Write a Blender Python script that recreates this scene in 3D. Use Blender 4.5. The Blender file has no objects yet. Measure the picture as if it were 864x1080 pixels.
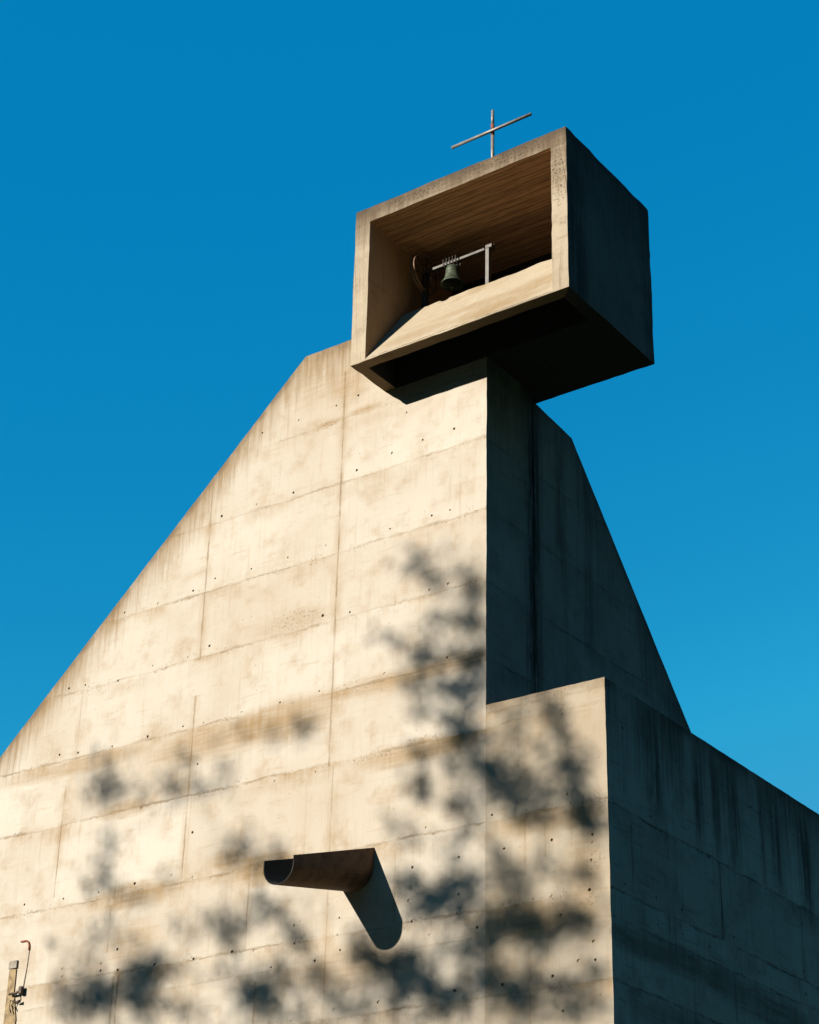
import bpy, bmesh, math, random
from mathutils import Vector, Matrix, geometry, noise
rnd = random.Random(11)
SC = bpy.context.scene
COL = SC.collection
BASE = Vector((-20.0, 0.0, 0.0))

# sun travels along SUN (into the wall, to the right, downwards)
SUN = Vector((0.437, 1.0, -0.395)).normalized()
ELEV = math.asin(-SUN.z)

# ------------------------------------------------------------------ object helpers
def link(name, bm, mat, parent=None, smooth=False, origin=None):
    """one mesh object out of a bmesh whose coordinates are world coordinates"""
    me = bpy.data.meshes.new(name)
    if origin is None:
        origin = world_loc(parent) if parent else Vector((0, 0, 0))
    bmesh.ops.translate(bm, verts=bm.verts, vec=-Vector(origin))
    bm.to_mesh(me); bm.free()
    o = bpy.data.objects.new(name, me)
    COL.objects.link(o)
    me.materials.append(mat)
    if smooth:
        for p in me.polygons: p.use_smooth = True
    if parent:
        o.parent = parent
        o.location = Vector(origin) - world_loc(parent)
    else:
        o.location = origin
    return o

def world_loc(o):
    v = Vector(o.location)
    while o.parent:
        o = o.parent; v += Vector(o.location)
    return v

def thing(name, label, cat, loc):
    o = bpy.data.objects.new(name, None); COL.objects.link(o)
    o.location = loc; o['label'] = label; o['category'] = cat
    o.empty_display_size = 0.3
    return o

def tag(o, label, cat):
    o['label'] = label; o['category'] = cat
    return o

def box(bm, a, b, bevel=0.0):
    x0, y0, z0 = a; x1, y1, z1 = b
    vs = [bm.verts.new(v) for v in ((x0,y0,z0),(x1,y0,z0),(x1,y1,z0),(x0,y1,z0),(x0,y0,z1),(x1,y0,z1),(x1,y1,z1),(x0,y1,z1))]
    fs = [bm.faces.new([vs[i] for i in f]) for f in ((0,3,2,1),(4,5,6,7),(0,1,5,4),(1,2,6,5),(2,3,7,6),(3,0,4,7))]
    if bevel:
        es = list({e for f in fs for e in f.edges})
        bmesh.ops.bevel(bm, geom=es, offset=bevel, segments=2, affect='EDGES', profile=0.5)

def frame_of(d):
    d = d.normalized()
    a = Vector((0, 0, 1)) if abs(d.z) < 0.9 else Vector((1, 0, 0))
    u = d.cross(a).normalized()
    return u, d.cross(u).normalized()

def tube(bm, pts, radii, n=10, cap=True):
    pts = [Vector(p) for p in pts]
    if not hasattr(radii, '__len__'): radii = [radii] * len(pts)
    rings = []
    for i, p in enumerate(pts):
        d = (pts[min(i + 1, len(pts) - 1)] - pts[max(i - 1, 0)])
        u, v = frame_of(d)
        rings.append([bm.verts.new(p + radii[i] * (u * math.cos(2*math.pi*k/n) + v * math.sin(2*math.pi*k/n))) for k in range(n)])
    for a, b in zip(rings, rings[1:]):
        for k in range(n):
            bm.faces.new((a[k], b[k], b[(k+1) % n], a[(k+1) % n]))
    if cap:
        bm.faces.new(rings[0]); bm.faces.new(rings[-1][::-1])
    return rings

def lathe(bm, prof, c, n=40):
    """prof: list of (r, z) from c"""
    rings = []
    for r, z in prof:
        rings.append([bm.verts.new((c[0] + r*math.cos(2*math.pi*k/n), c[1] + r*math.sin(2*math.pi*k/n), c[2] + z)) for k in range(n)])
    for a, b in zip(rings, rings[1:]):
        for k in range(n):
            bm.faces.new((a[k], a[(k+1) % n], b[(k+1) % n], b[k]))
    return rings

# ------------------------------------------------------------------ node helpers
class NT:
    def __init__(self, name):
        self.m = bpy.data.materials.new(name); self.m.use_nodes = True
        self.t = self.m.node_tree; self.t.nodes.clear()
    def n(self, kind, **kw):
        nd = self.t.nodes.new(kind)
        for k, v in kw.items(): setattr(nd, k, v)
        return nd
    def put(self, sock, v):
        if isinstance(v, bpy.types.NodeSocket): self.t.links.new(v, sock)
        elif v is not None: sock.default_value = v
    def math(self, op, a, b=None, c=None, clamp=False):
        nd = self.n('ShaderNodeMath', operation=op, use_clamp=clamp)
        for i, v in enumerate((a, b, c)):
            if v is not None: self.put(nd.inputs[i], v)
        return nd.outputs[0]
    def add(self, a, b): return self.math('ADD', a, b)
    def sub(self, a, b): return self.math('SUBTRACT', a, b)
    def mul(self, a, b): return self.math('MULTIPLY', a, b)
    def mx(self, a, b): return self.math('MAXIMUM', a, b)
    def ramp(self, v, a, b, c=0.0, d=1.0, smooth=True):
        nd = self.n('ShaderNodeMapRange', interpolation_type='SMOOTHSTEP' if smooth else 'LINEAR', clamp=True)
        for i, x in enumerate((v, a, b, c, d)): self.put(nd.inputs[i], x)
        return nd.outputs[0]
    def vec(self, x, y, z):
        nd = self.n('ShaderNodeCombineXYZ')
        for i, v in enumerate((x, y, z)): self.put(nd.inputs[i], v)
        return nd.outputs[0]
    def noise(self, v, scale, detail=3.0, rough=0.55, dist=0.0):
        nd = self.n('ShaderNodeTexNoise')
        self.put(nd.inputs['Vector'], v)
        nd.inputs['Scale'].default_value = scale; nd.inputs['Detail'].default_value = detail
        nd.inputs['Roughness'].default_value = rough; nd.inputs['Distortion'].default_value = dist
        return nd.outputs[0]
    def mix(self, f, a, b, mode='MIX'):
        nd = self.n('ShaderNodeMix', data_type='RGBA', blend_type=mode, clamp_factor=True)
        self.put(nd.inputs[0], f); self.put(nd.inputs[6], a); self.put(nd.inputs[7], b)
        return nd.outputs[2]
    def out(self, color, rough=0.85, metal=0.0, bump=None, bstr=0.4, bdist=0.01, spec=0.3):
        b = self.n('ShaderNodeBsdfPrincipled'); o = self.n('ShaderNodeOutputMaterial')
        self.put(b.inputs['Base Color'], color); self.put(b.inputs['Roughness'], rough)
        self.put(b.inputs['Metallic'], metal); b.inputs['Specular IOR Level'].default_value = spec
        if bump is not None:
            bp = self.n('ShaderNodeBump'); bp.inputs['Strength'].default_value = bstr; bp.inputs['Distance'].default_value = bdist
            self.put(bp.inputs['Height'], bump); self.t.links.new(bp.outputs[0], b.inputs['Normal'])
        self.t.links.new(b.outputs[0], o.inputs[0])
        return self.m

def rgb(r, g, b): return (r, g, b, 1.0)

# ------------------------------------------------------------------ board-marked concrete
def concrete(name, axis, joints, vjoints, tone, stain, dark, top=None, topdepth=1.3, topamt=0.8,
             blotches=(), drips=(), pitspots=(), topgate=0.35, pour=0.6, jstr=1.0, pitband=1.0, marks=1.0, seed=0.0, bleed=0.45, bstr=0.5, rustspots=0.0):
    N = NT(name)
    pos = N.n('ShaderNodeNewGeometry').outputs['Position']
    sp = N.n('ShaderNodeSeparateXYZ'); N.put(sp.inputs[0], pos)
    x, y, z = sp.outputs
    u = x if axis == 'x' else y
    w = y if axis == 'x' else x
    uv = N.vec(N.add(u, seed), N.mul(w, 1.0), z)
    big = N.noise(uv, 0.32, 4, 0.6)
    mid = N.noise(uv, 1.5, 6, 0.65)
    fine = N.noise(uv, 28.0, 4, 0.7)
    vstreak = N.noise(N.vec(N.mul(N.add(u, seed), 9.0), N.mul(w, 9.0), N.mul(z, 0.55)), 1.0, 5, 0.65)
    vfine = N.noise(N.vec(N.mul(N.add(u, seed), 34.0), N.mul(w, 34.0), N.mul(z, 0.9)), 1.0, 3, 0.6)
    hstreak = N.noise(N.vec(N.mul(u, 1.1), N.mul(w, 1.1), N.mul(N.add(z, seed), 13.0)), 1.0, 5, 0.6)
    wob = N.noise(N.vec(N.mul(u, 0.9), w, N.mul(z, 0.3)), 1.0, 2, 0.5)
    wob2 = N.noise(uv, 6.5, 4, 0.65)
    zw = N.add(N.add(z, N.mul(N.sub(wob, 0.5), 0.13)), N.mul(N.sub(wob2, 0.5), 0.12))
    jw = N.ramp(N.noise(N.vec(N.mul(u, 1.7), w, N.mul(z, 1.1)), 1.0, 4, 0.7), 0.35, 0.72, 0.022, 0.085)
    line = band = bl = course = None
    for zj, s in joints:
        d = N.math('ABSOLUTE', N.sub(zw, zj))
        l = N.mul(N.ramp(d, 0.002, jw, 1.0, 0.0), s); st_ = N.math('GREATER_THAN', zw, zj); course = st_ if course is None else N.add(course, st_)
        b = N.mul(N.ramp(d, 0.02, 0.24, 1.0, 0.0), s)
        below = N.mul(N.mul(N.math('LESS_THAN', zw, zj), N.ramp(N.sub(zj, zw), 0.0, bleed, 1.0, 0.0, smooth=False)), s)
        line = l if line is None else N.mx(line, l)
        band = b if band is None else N.mx(band, b)
        bl = below if bl is None else N.mx(bl, below)
    uw = N.add(u, N.mul(N.sub(N.noise(uv, 2.2, 3, 0.6), 0.5), 0.05))
    vl = seam = None
    for u0, z0, z1, s in vjoints:
        d = N.math('ABSOLUTE', N.sub(uw, u0))
        l = N.mul(N.ramp(d, 0.002, N.mul(jw, 0.8), 1.0, 0.0), s)
        inz = N.math('COMPARE', z, (z0 + z1) / 2, abs(z1 - z0) / 2)
        l = N.mul(l, inz)
        sm = N.mul(N.mul(N.ramp(d, 0.0, 0.22, 1.0, 0.0), s), inz); seam = sm if seam is None else N.mx(seam, sm)
        vl = l if vl is None else N.mx(vl, l)
    # ---- colour: base tone, broad patches, board marks
    col = N.mix(N.ramp(big, 0.38, 0.68), tone, tuple(0.66*t + 0.34*s_ for t, s_ in zip(tone, stain)))
    if course is not None:                               # every pour came out a little different
        wn = N.n('ShaderNodeTexWhiteNoise', noise_dimensions='2D')
        N.put(wn.inputs['Vector'], N.vec(course, N.math('FLOOR', N.math('DIVIDE', N.add(uw, 58.99), 3.925)), 0.0))
        col = N.mix(N.mul(wn.outputs['Value'], pour), col, tuple(0.62*t + 0.38*s_ for t, s_ in zip(tone, stain)))
    col = N.mix(N.mul(N.ramp(mid, 0.47, 0.74), 0.45), col, stain)
    col = N.mix(N.mul(N.ramp(vstreak, 0.54, 0.78), 0.36 * marks), col, stain)
    col = N.mix(N.mul(N.ramp(vfine, 0.55, 0.8), 0.22 * marks), col, dark)
    col = N.mix(N.mul(N.ramp(hstreak, 0.56, 0.76), 0.36 * marks), col, stain)
    pale = N.ramp(N.noise(uv, 0.8, 5, 0.6), 0.60, 0.74)
    col = N.mix(N.mul(pale, 0.25), col, tuple(min(0.8, t * 1.15) for t in tone))
    # ---- stains that run down below each pour joint
    gate = N.ramp(N.noise(N.vec(N.mul(u, 0.55), w, N.mul(z, 0.6)), 1.0, 5, 0.65), 0.42, 0.68)
    if bl is not None:
        col = N.mix(N.mul(N.mul(N.math('POWER', bl, 0.7), gate), N.ramp(vstreak, 0.3, 0.7, 0.5, 1.0)), col, stain)
    if seam is not None:
        col = N.mix(N.mul(N.mul(seam, 0.42), N.ramp(N.noise(N.vec(N.mul(u, 0.7), w, N.mul(z, 0.9)), 1.0, 4), 0.35, 0.65)), col, stain)
    # ---- blotches of darker, dirtier concrete
    for bu, bz, ru, rz, s in blotches:
        du = N.math('DIVIDE', N.sub(u, bu), ru); dz = N.math('DIVIDE', N.sub(zw, bz), rz)
        r2 = N.add(N.mul(du, du), N.mul(dz, dz))
        m = N.ramp(N.add(N.add(r2, N.mul(N.sub(mid, 0.5), 2.4)), N.mul(N.sub(big, 0.5), 2.0)), -0.1, 1.5, s, 0.0)
        col = N.mix(N.mul(m, N.ramp(N.add(N.mul(vstreak, 0.35), N.mul(hstreak, 0.65)), 0.34, 0.6, 0.5, 1.0)), col, stain)
    for bu, ru, z0, z1, s in drips:                      # broad vertical run-off stains
        du = N.math('ABSOLUTE', N.sub(N.add(u, N.mul(N.sub(mid, 0.5), 0.12)), bu))
        m = N.mul(N.ramp(du, 0.1 * ru, ru, s, 0.0), N.ramp(z, z0 - .6, z0 + .6, 0.0, 1.0))
        m = N.mul(N.mul(m, N.ramp(z, z1 - 1.0, z1 + .4, 1.0, 0.0)), N.ramp(N.add(N.mul(vstreak, 0.7), N.mul(mid, 0.3)), 0.36, 0.58, 0.25, 1.0))
        col = N.mix(m, col, dark)
    # ---- weathering that drips from the top edge
    if top is not None:
        dist = N.sub(top(N, u, z), z)
        dw = N.add(dist, N.mul(N.sub(vstreak, 0.5), -1.6 * topdepth))
        m = N.ramp(dw, -0.2 * topdepth, topdepth, 1.0, 0.0)
        m = N.mul(m, N.ramp(N.noise(N.vec(N.mul(u, 0.6), w, N.mul(z, 0.25)), 1.0, 3), 0.3, 0.6, topgate, 1.0))
        col = N.mix(N.mul(m, topamt), col, tuple(0.6*s_ + 0.4*d_ for s_, d_ in zip(stain, dark)))
        m2 = N.mul(N.ramp(dist, 0.0, 0.32, 1.0, 0.0), N.ramp(mid, 0.35, 0.6))
        col = N.mix(N.mul(m2, topamt * 0.7), col, dark)
    # ---- honeycombing along the joints, bug holes everywhere
    vor = N.n('ShaderNodeTexVoronoi'); N.put(vor.inputs['Vector'], uv); vor.inputs['Scale'].default_value = 15.0
    vor2 = N.n('ShaderNodeTexVoronoi'); N.put(vor2.inputs['Vector'], uv); vor2.inputs['Scale'].default_value = 5.0
    pitgate = N.ramp(N.noise(uv, 1.1, 4, 0.6), 0.50, 0.62)
    pits = N.mul(N.ramp(vor.outputs['Distance'], 0.13, 0.30, 1.0, 0.0), pitgate)
    if band is not None: pits = N.mul(pits, N.add(N.mul(band, 1.0 * pitband), 0.06))
    for pu, pz, ru, rz in pitspots:
        du = N.math('DIVIDE', N.sub(u, pu), ru); dz = N.math('DIVIDE', N.sub(z, pz), rz)
        r2 = N.add(N.add(N.mul(du, du), N.mul(dz, dz)), N.mul(N.sub(wob2, 0.5), 2.2))
        pits = N.mx(pits, N.mul(N.ramp(r2, 0.1, 1.2, 1.0, 0.0), N.ramp(N.noise(uv, 17.0, 4, 0.65, 0.2), 0.55, 0.68)))
    bugs = N.mul(N.ramp(vor2.outputs['Distance'], 0.05, 0.10, 1.0, 0.0), N.ramp(N.noise(uv, 2.0, 1), 0.52, 0.62))
    lg = N.ramp(N.noise(N.vec(N.mul(u, 0.8), w, N.mul(z, 0.9)), 1.0, 5, 0.65), 0.40, 0.62, 0.12, 1.0)
    height = N.add(N.mul(fine, 0.25), N.mul(mid, 0.35))
    height = N.add(height, N.mul(hstreak, 0.12))
    if course is not None: height = N.add(height, N.mul(wn.outputs['Value'], 0.5))
    if line is not None:
        line = N.mul(line, lg)
        col = N.mix(N.mul(N.mul(line, 0.80 * jstr), N.ramp(wob2, 0.35, 0.6, 0.5, 1.0)), col, N.mix(lg, stain, N.mix(0.6, stain, dark)))
        height = N.sub(height, N.mul(line, 0.9))
    if vl is not None:
        vl = N.mul(vl, N.ramp(N.noise(N.vec(N.mul(u, 0.8), w, N.mul(z, 1.3)), 1.0, 4), 0.36, 0.6, 0.25, 1.0))
        col = N.mix(N.mul(vl, 0.75 * jstr), col, N.mix(0.5, stain, dark))
        height = N.sub(height, N.mul(vl, 0.9))
    col = N.mix(N.mul(pits, 0.8), col, N.mix(N.ramp(fine, 0.35, 0.65), stain, dark))
    col = N.mix(N.mul(bugs, 0.30), col, dark)
    col = N.mix(N.mul(N.ramp(fine, 0.45, 0.75), 0.10), col, dark)
    height = N.sub(height, N.mul(N.mx(pits, bugs), 1.2))
    if rustspots:
        rs = N.ramp(N.noise(uv, 3.3, 6, 0.7), 0.62, 0.72)
        col = N.mix(N.mul(rs, rustspots), col, dark)
    return N.out(col, 0.9, 0.0, height, bstr, 0.02, 0.2)

def plain(name, a, b, scale=6.0, rough=0.6, metal=0.0, bump=0.2, bdist=0.004, lo=0.4, hi=0.65):
    N = NT(name)
    pos = N.n('ShaderNodeTexCoord').outputs['Object']
    f = N.noise(pos, scale, 5, 0.65)
    g = N.noise(pos, scale * 7, 3, 0.6)
    return N.out(N.mix(N.ramp(f, lo, hi), rgb(*a), rgb(*b)), rough, metal, N.add(f, g), bump, bdist)
# ------------------------------------------------------------------ walls from outlines
def jitter(outline, step=0.16, amp=0.009):
    """break long outline edges into short ones with slightly chipped positions; corners stay"""
    res = []
    n = len(outline)
    for i in range(n):
        a = Vector(outline[i]); b = Vector(outline[(i + 1) % n])
        L = (b - a).length; k = max(1, int(L / step))
        nrm = Vector((-(b - a).y, (b - a).x)).normalized()
        for j in range(k):
            p = a.lerp(b, j / k)
            shared = abs(p.x + 19.8) < .02 and p.y < 15.86
            if j and not shared: p = p + nrm * (noise.noise(Vector((p.x*1.7, p.y*1.7, i))) * amp + rnd.uniform(-amp, amp) * 0.45)
            res.append((p.x, p.y))
    return res

def inside(pt, poly):
    x, y = pt; c = False; n = len(poly)
    for i in range(n):
        x0, y0 = poly[i]; x1, y1 = poly[(i + 1) % n]
        if (y0 > y) != (y1 > y) and x < (x1 - x0) * (y - y0) / (y1 - y0) + x0: c = not c
    return c

def wall(name, outline, holes, to3, thick, mat, parent, amp=0.008, hr=0.034, side=None):
    """outline (u, z) -> a wall of the given thickness with real tie holes sunk into its face.
    to3(u, z, depth) maps to world; depth 0 is the visible face."""
    pl = jitter(outline, amp=amp)
    verts = [Vector(p) for p in pl]; edges = [(i, (i + 1) % len(pl)) for i in range(len(pl))]
    rings = []
    for hu, hz in holes:
        r = hr * rnd.uniform(0.6, 1.12); s = len(verts); k = 8
        ph = rnd.random()
        ring = [Vector((hu + r*rnd.uniform(.85,1.15)*math.cos(2*math.pi*(i+ph)/k), hz + r*rnd.uniform(.85,1.15)*math.sin(2*math.pi*(i+ph)/k))) for i in range(k)]
        if not all(inside(q, pl) for q in ring): continue
        verts += ring; edges += [(s + i, s + (i + 1) % k) for i in range(k)]
        rings.append((hu, hz, r, list(range(s, s + k))))
    vo, eo, fo, ov, oe, of = geometry.delaunay_2d_cdt(verts, edges, [], 0, 1e-6)
    vmap = {}
    for i, src in enumerate(ov):
        for s_ in src: vmap[s_] = i
    bm = bmesh.new()
    V = [bm.verts.new(to3(v.x, v.y, 0.0)) for v in vo]
    for f in fo:
        cx = sum(vo[i].x for i in f) / 3; cy = sum(vo[i].y for i in f) / 3
        if not inside((cx, cy), pl): continue
        if any((cx - h[0])**2 + (cy - h[1])**2 < (h[2]*0.97)**2 for h in rings): continue
        try: bm.faces.new([V[i] for i in f])
        except ValueError: pass
    for hu, hz, r, idx in rings:
        top = [V[vmap[i]] for i in idx]
        dp = rnd.choice((.014, .024, .04, .055))
        bot = [bm.verts.new(to3(hu + (verts[i].x - hu)*0.7, hz + (verts[i].y - hz)*0.7, dp)) for i in idx]
        for k in range(8):
            bm.faces.new((top[k], top[(k+1) % 8], bot[(k+1) % 8], bot[k]))
        bm.faces.new(bot)
    front = [V[vmap[i]] for i in range(len(pl))]
    back = [bm.verts.new(to3(p[0], p[1], thick)) for p in pl]
    for i in range(len(pl)):
        j = (i + 1) % len(pl)
        f = bm.faces.new((front[i], front[j], back[j], back[i]))
        if side and side[0](pl[i], pl[j]): f.material_index = 1
    bm.faces.new(back)
    bmesh.ops.recalc_face_normals(bm, faces=bm.faces)
    o = link(name, bm, mat, parent)
    if side: o.data.materials.append(side[1])
    return o

# ------------------------------------------------------------------ materials
TONE = rgb(0.292, 0.268, 0.228)
STAIN = rgb(0.160, 0.105, 0.049)
DARK = rgb(0.066, 0.043, 0.023)
Z_TOP, X_APEX, SLOPE = 25.84, -24.97, 0.9333
def front_top(N, u, z):
    sl = N.add(N.mul(N.sub(u, X_APEX), SLOPE), Z_TOP)
    return N.math('MINIMUM', sl, Z_TOP)
JF = [(23.72, .55), (22.06, .7), (20.30, .9), (18.66, .8), (16.96, .9), (15.36, 1.0), (13.40, 1.0), (11.68, .9), (11.16, .35), (10.02, .8), (8.4, .8), (6.7, .8), (5.1, .8), (3.4, .8), (1.7, .8)]
VF = [(-23.73, 15.3, 25.0, 1.0), (-23.62, 8, 15.3, .55), (-27.62, 18.6, 23.3, 1.0), (-27.66, 13.5, 17.75, .95), (-31.53, 13.65, 16.3, 1.0),
      (-29.70, 12.15, 13.2, .8), (-29.28, 8, 11.75, .9), (-29.42, 8, 11.6, .8), (-25.74, 11.65, 13.1, .8), (-25.41, 8, 11.0, .7),
      (-31.3, 16.9, 19.0, .4), (-21.9, 8, 10.9, .6), (-24.3, 13.4, 15.1, .3), (-21.95, 11.7, 13.2, .4)]
M_FRONT = concrete('front_concrete', 'x', JF, VF, TONE, STAIN, DARK, front_top, 1.35, 1.0, topgate=0.55,
    blotches=[(-31.2, 16.75, 2.4, .22, .6), (-27.2, 16.55, 1.9, .45, .75), (-24.9, 16.6, 1.5, .5, .8), (-29.0, 13.35, 1.5, .28, .8), (-25.4, 13.35, 1.3, .35, .95), (-26.4, 13.7, .6, .25, .8),
              (-23.6, 24.7, .8, .7, .7), (-24.7, 25.0, .6, .8, .5), (-23.1, 23.8, .5, .12, .9), (-24.2, 23.75, .5, .12, .9), (-29.5, 15.4, .9, .2, .7), (-22.3, 16.9, 1.6, .25, .7), (-20.6, 16.95, 1.0, .25, .8),
              (-25.0, 18.9, 1.2, .35, .45), (-28.9, 12.3, .8, .5, .5), (-23.0, 11.0, 1.5, .5, .5), (-21.6, 15.2, 1.6, .25, .8)], seed=3.1,
    pitspots=[(-24.2, 23.72, .45, .10), (-24.9, 18.95, .9, .28), (-23.25, 17.02, .3, .12), (-20.2, 16.95, .45, .16), (-20.05, 18.62, .3, .25), (-31.4, 15.4, .35, .10), (-25.8, 13.45, .7, .13), (-29.4, 13.4, .8, .14), (-22.6, 15.3, 1.0, .08), (-21.2, 15.45, .6, .10), (-28.6, 18.7, .3, .08), (-21.3, 11.7, .6, .06), (-27.0, 15.3, .5, .07)])
M_ANNEX_F = concrete('annex_front_concrete', 'x', [(15.66, .5)] + JF, [(-18.89, 12.2, 13.3, .6), (-18.44, 12.5, 13.2, .5), (-17.85, 12.6, 13.35, .7), (-18.4, 10.5, 11.1, .5), (-18.8, 8, 11.1, .4)],
    rgb(0.225, 0.2, 0.16), STAIN, DARK, lambda N, u, z: 15.85, 0.30, 0.55,
    blotches=[(-18.3, 13.2, 1.3, .25, .6), (-18.4, 11.3, 1.4, .3, .6), (-17.6, 12.2, .4, 1.2, .5)], seed=3.1, pitspots=[(-17.5, 13.5, .4, .12), (-17.4, 12.3, .3, .3), (-18.9, 11.7, .6, .08), (-17.5, 11.5, .3, .1), (-18.6, 13.45, .5, .08)])
STONE_SHADE = rgb(0.25, 0.325, 0.34); STAIN2 = rgb(0.07, 0.075, 0.07); DARK2 = rgb(0.018, 0.018, 0.016)  # annex side base tinted blue: the colour of its shade put into the stone
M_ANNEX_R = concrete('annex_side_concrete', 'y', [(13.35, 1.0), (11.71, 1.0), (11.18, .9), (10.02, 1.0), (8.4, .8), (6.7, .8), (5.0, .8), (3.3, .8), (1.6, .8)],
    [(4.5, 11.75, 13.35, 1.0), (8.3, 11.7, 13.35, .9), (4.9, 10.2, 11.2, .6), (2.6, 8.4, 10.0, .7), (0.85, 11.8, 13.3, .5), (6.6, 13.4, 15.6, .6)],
    STONE_SHADE, STAIN2, DARK2, lambda N, u, z: 15.85, 2.3, 1.0, seed=9.0, marks=1.7, bleed=0.6, jstr=1.4, pour=1.0,
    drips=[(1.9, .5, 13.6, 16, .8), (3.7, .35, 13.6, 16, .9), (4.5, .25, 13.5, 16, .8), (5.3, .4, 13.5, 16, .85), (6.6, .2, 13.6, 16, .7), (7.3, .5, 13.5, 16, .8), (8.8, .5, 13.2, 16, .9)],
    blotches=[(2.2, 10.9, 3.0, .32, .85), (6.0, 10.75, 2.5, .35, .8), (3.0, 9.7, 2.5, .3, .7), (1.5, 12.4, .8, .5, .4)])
M_SIDE = concrete('side_concrete', 'y', [(23.7, .6), (22.02, .8), (20.35, 1.0), (18.62, 1.0), (16.92, 1.0), (15.3, .8), (13.4, .8)],  # tower side darker than the front: shade put into its base colour
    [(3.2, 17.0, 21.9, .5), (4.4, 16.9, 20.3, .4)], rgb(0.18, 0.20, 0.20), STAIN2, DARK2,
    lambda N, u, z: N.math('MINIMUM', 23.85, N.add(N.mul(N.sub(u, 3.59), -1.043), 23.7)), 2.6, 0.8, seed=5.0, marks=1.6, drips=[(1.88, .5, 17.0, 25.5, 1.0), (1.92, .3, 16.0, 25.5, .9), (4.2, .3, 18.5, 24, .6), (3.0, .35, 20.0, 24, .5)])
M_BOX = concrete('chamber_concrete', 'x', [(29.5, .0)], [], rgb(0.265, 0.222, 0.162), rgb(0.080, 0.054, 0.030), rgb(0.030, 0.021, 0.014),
    lambda N, u, z: 28.23, 1.25, 0.95, seed=1.7, marks=1.5, rustspots=0.6, bstr=0.9, topgate=0.6,
    blotches=[(-19.7, 28.15, 4.5, .42, .95), (-17.05, 27.6, .45, 1.0, .7), (-22.4, 27.8, .5, .7, .6)], pitspots=[(-17.08, 27.0, .22, 1.0), (-18.5, 28.05, 1.4, .2), (-21.0, 28.05, 1.2, .15)])
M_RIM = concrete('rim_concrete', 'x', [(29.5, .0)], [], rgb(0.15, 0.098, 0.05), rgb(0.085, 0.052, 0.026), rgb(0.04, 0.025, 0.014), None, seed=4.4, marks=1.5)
M_BOXSIDE = concrete('chamber_side_concrete', 'y', [(29.5, .0)], [], rgb(0.10, 0.102, 0.098), rgb(0.04, 0.042, 0.04), rgb(0.014, 0.014, 0.014),  # box side turned from the sun: shade deepened in its colour
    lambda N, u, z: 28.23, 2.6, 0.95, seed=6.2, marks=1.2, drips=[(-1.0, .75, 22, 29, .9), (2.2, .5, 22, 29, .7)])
M_SHADE = concrete('shade_black_concrete', 'x', [(29.5, .0)], [], rgb(0.034, 0.032, 0.03), rgb(0.018, 0.017, 0.016), rgb(0.01, 0.01, 0.01), None, seed=8.0)  # shade of recess, underside and interiors painted as near-black
M_SILL = concrete('sill_concrete', 'x', [(29.5, .0)], [], rgb(0.255, 0.222, 0.165), rgb(0.16, 0.108, 0.056), DARK, None, seed=7.7, marks=1.7,
    blotches=[(-20.0, 25.9, .35, .3, .9), (-18.8, 24.4, 1.3, .35, .9), (-21.0, 24.5, 1.0, .3, .7), (-19.6, 24.9, 1.6, .2, .6), (-18.0, 24.9, .8, .3, .7)])

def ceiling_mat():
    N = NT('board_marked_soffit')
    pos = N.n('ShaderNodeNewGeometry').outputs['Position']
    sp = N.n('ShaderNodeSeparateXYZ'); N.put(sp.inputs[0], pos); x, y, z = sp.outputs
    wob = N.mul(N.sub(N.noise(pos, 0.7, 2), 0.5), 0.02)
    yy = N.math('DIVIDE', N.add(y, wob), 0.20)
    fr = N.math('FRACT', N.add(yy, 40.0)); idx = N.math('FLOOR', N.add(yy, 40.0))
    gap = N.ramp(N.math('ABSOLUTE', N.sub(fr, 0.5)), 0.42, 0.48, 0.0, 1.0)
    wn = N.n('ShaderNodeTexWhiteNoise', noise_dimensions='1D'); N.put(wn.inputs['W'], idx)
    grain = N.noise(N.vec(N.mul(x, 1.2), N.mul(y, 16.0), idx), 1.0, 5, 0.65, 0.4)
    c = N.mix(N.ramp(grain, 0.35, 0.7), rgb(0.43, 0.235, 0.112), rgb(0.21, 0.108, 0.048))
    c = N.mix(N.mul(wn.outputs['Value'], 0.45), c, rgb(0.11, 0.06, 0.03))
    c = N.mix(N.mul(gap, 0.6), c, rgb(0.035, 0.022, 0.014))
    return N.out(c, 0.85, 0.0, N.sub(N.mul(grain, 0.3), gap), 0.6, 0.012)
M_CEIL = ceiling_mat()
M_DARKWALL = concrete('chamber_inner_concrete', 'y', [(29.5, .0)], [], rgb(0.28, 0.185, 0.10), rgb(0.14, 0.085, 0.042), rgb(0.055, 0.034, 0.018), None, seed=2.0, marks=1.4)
M_STEEL = plain('galvanised_steel', (0.050, 0.045, 0.036), (0.026, 0.021, 0.016), 9, 0.55, 0.1)
M_POST = plain('grey_painted_steel', (0.062, 0.057, 0.049), (0.043, 0.038, 0.031), 9, 0.55, 0.1)
M_BARS = plain('pale_painted_steel', (0.165, 0.152, 0.135), (0.11, 0.095, 0.075), 6, 0.45, 0.2)
M_RUST = plain('rusty_steel', (0.16, 0.05, 0.024), (0.08, 0.027, 0.014), 14, 0.85, 0.0)
M_BRONZE = plain('green_bronze', (0.044, 0.058, 0.036), (0.022, 0.027, 0.018), 7, 0.55, 0.15, 0.3)
M_IRON = plain('dark_iron', (0.05, 0.035, 0.022), (0.02, 0.015, 0.011), 9, 0.6, 0.4)
M_WOODRIM = plain('wheel_rim_wood', (0.17, 0.10, 0.055), (0.09, 0.055, 0.03), 12, 0.6)
M_SPOUT = plain('stained_spout_concrete', (0.13, 0.07, 0.037), (0.065, 0.036, 0.021), 3.0, 0.8, 0.0, 0.35, 0.01)

# ------------------------------------------------------------------ the church
church = thing('concrete_church', 'tall bare concrete church with sloping left edge and an open bell box on top', 'church', BASE)

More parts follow.
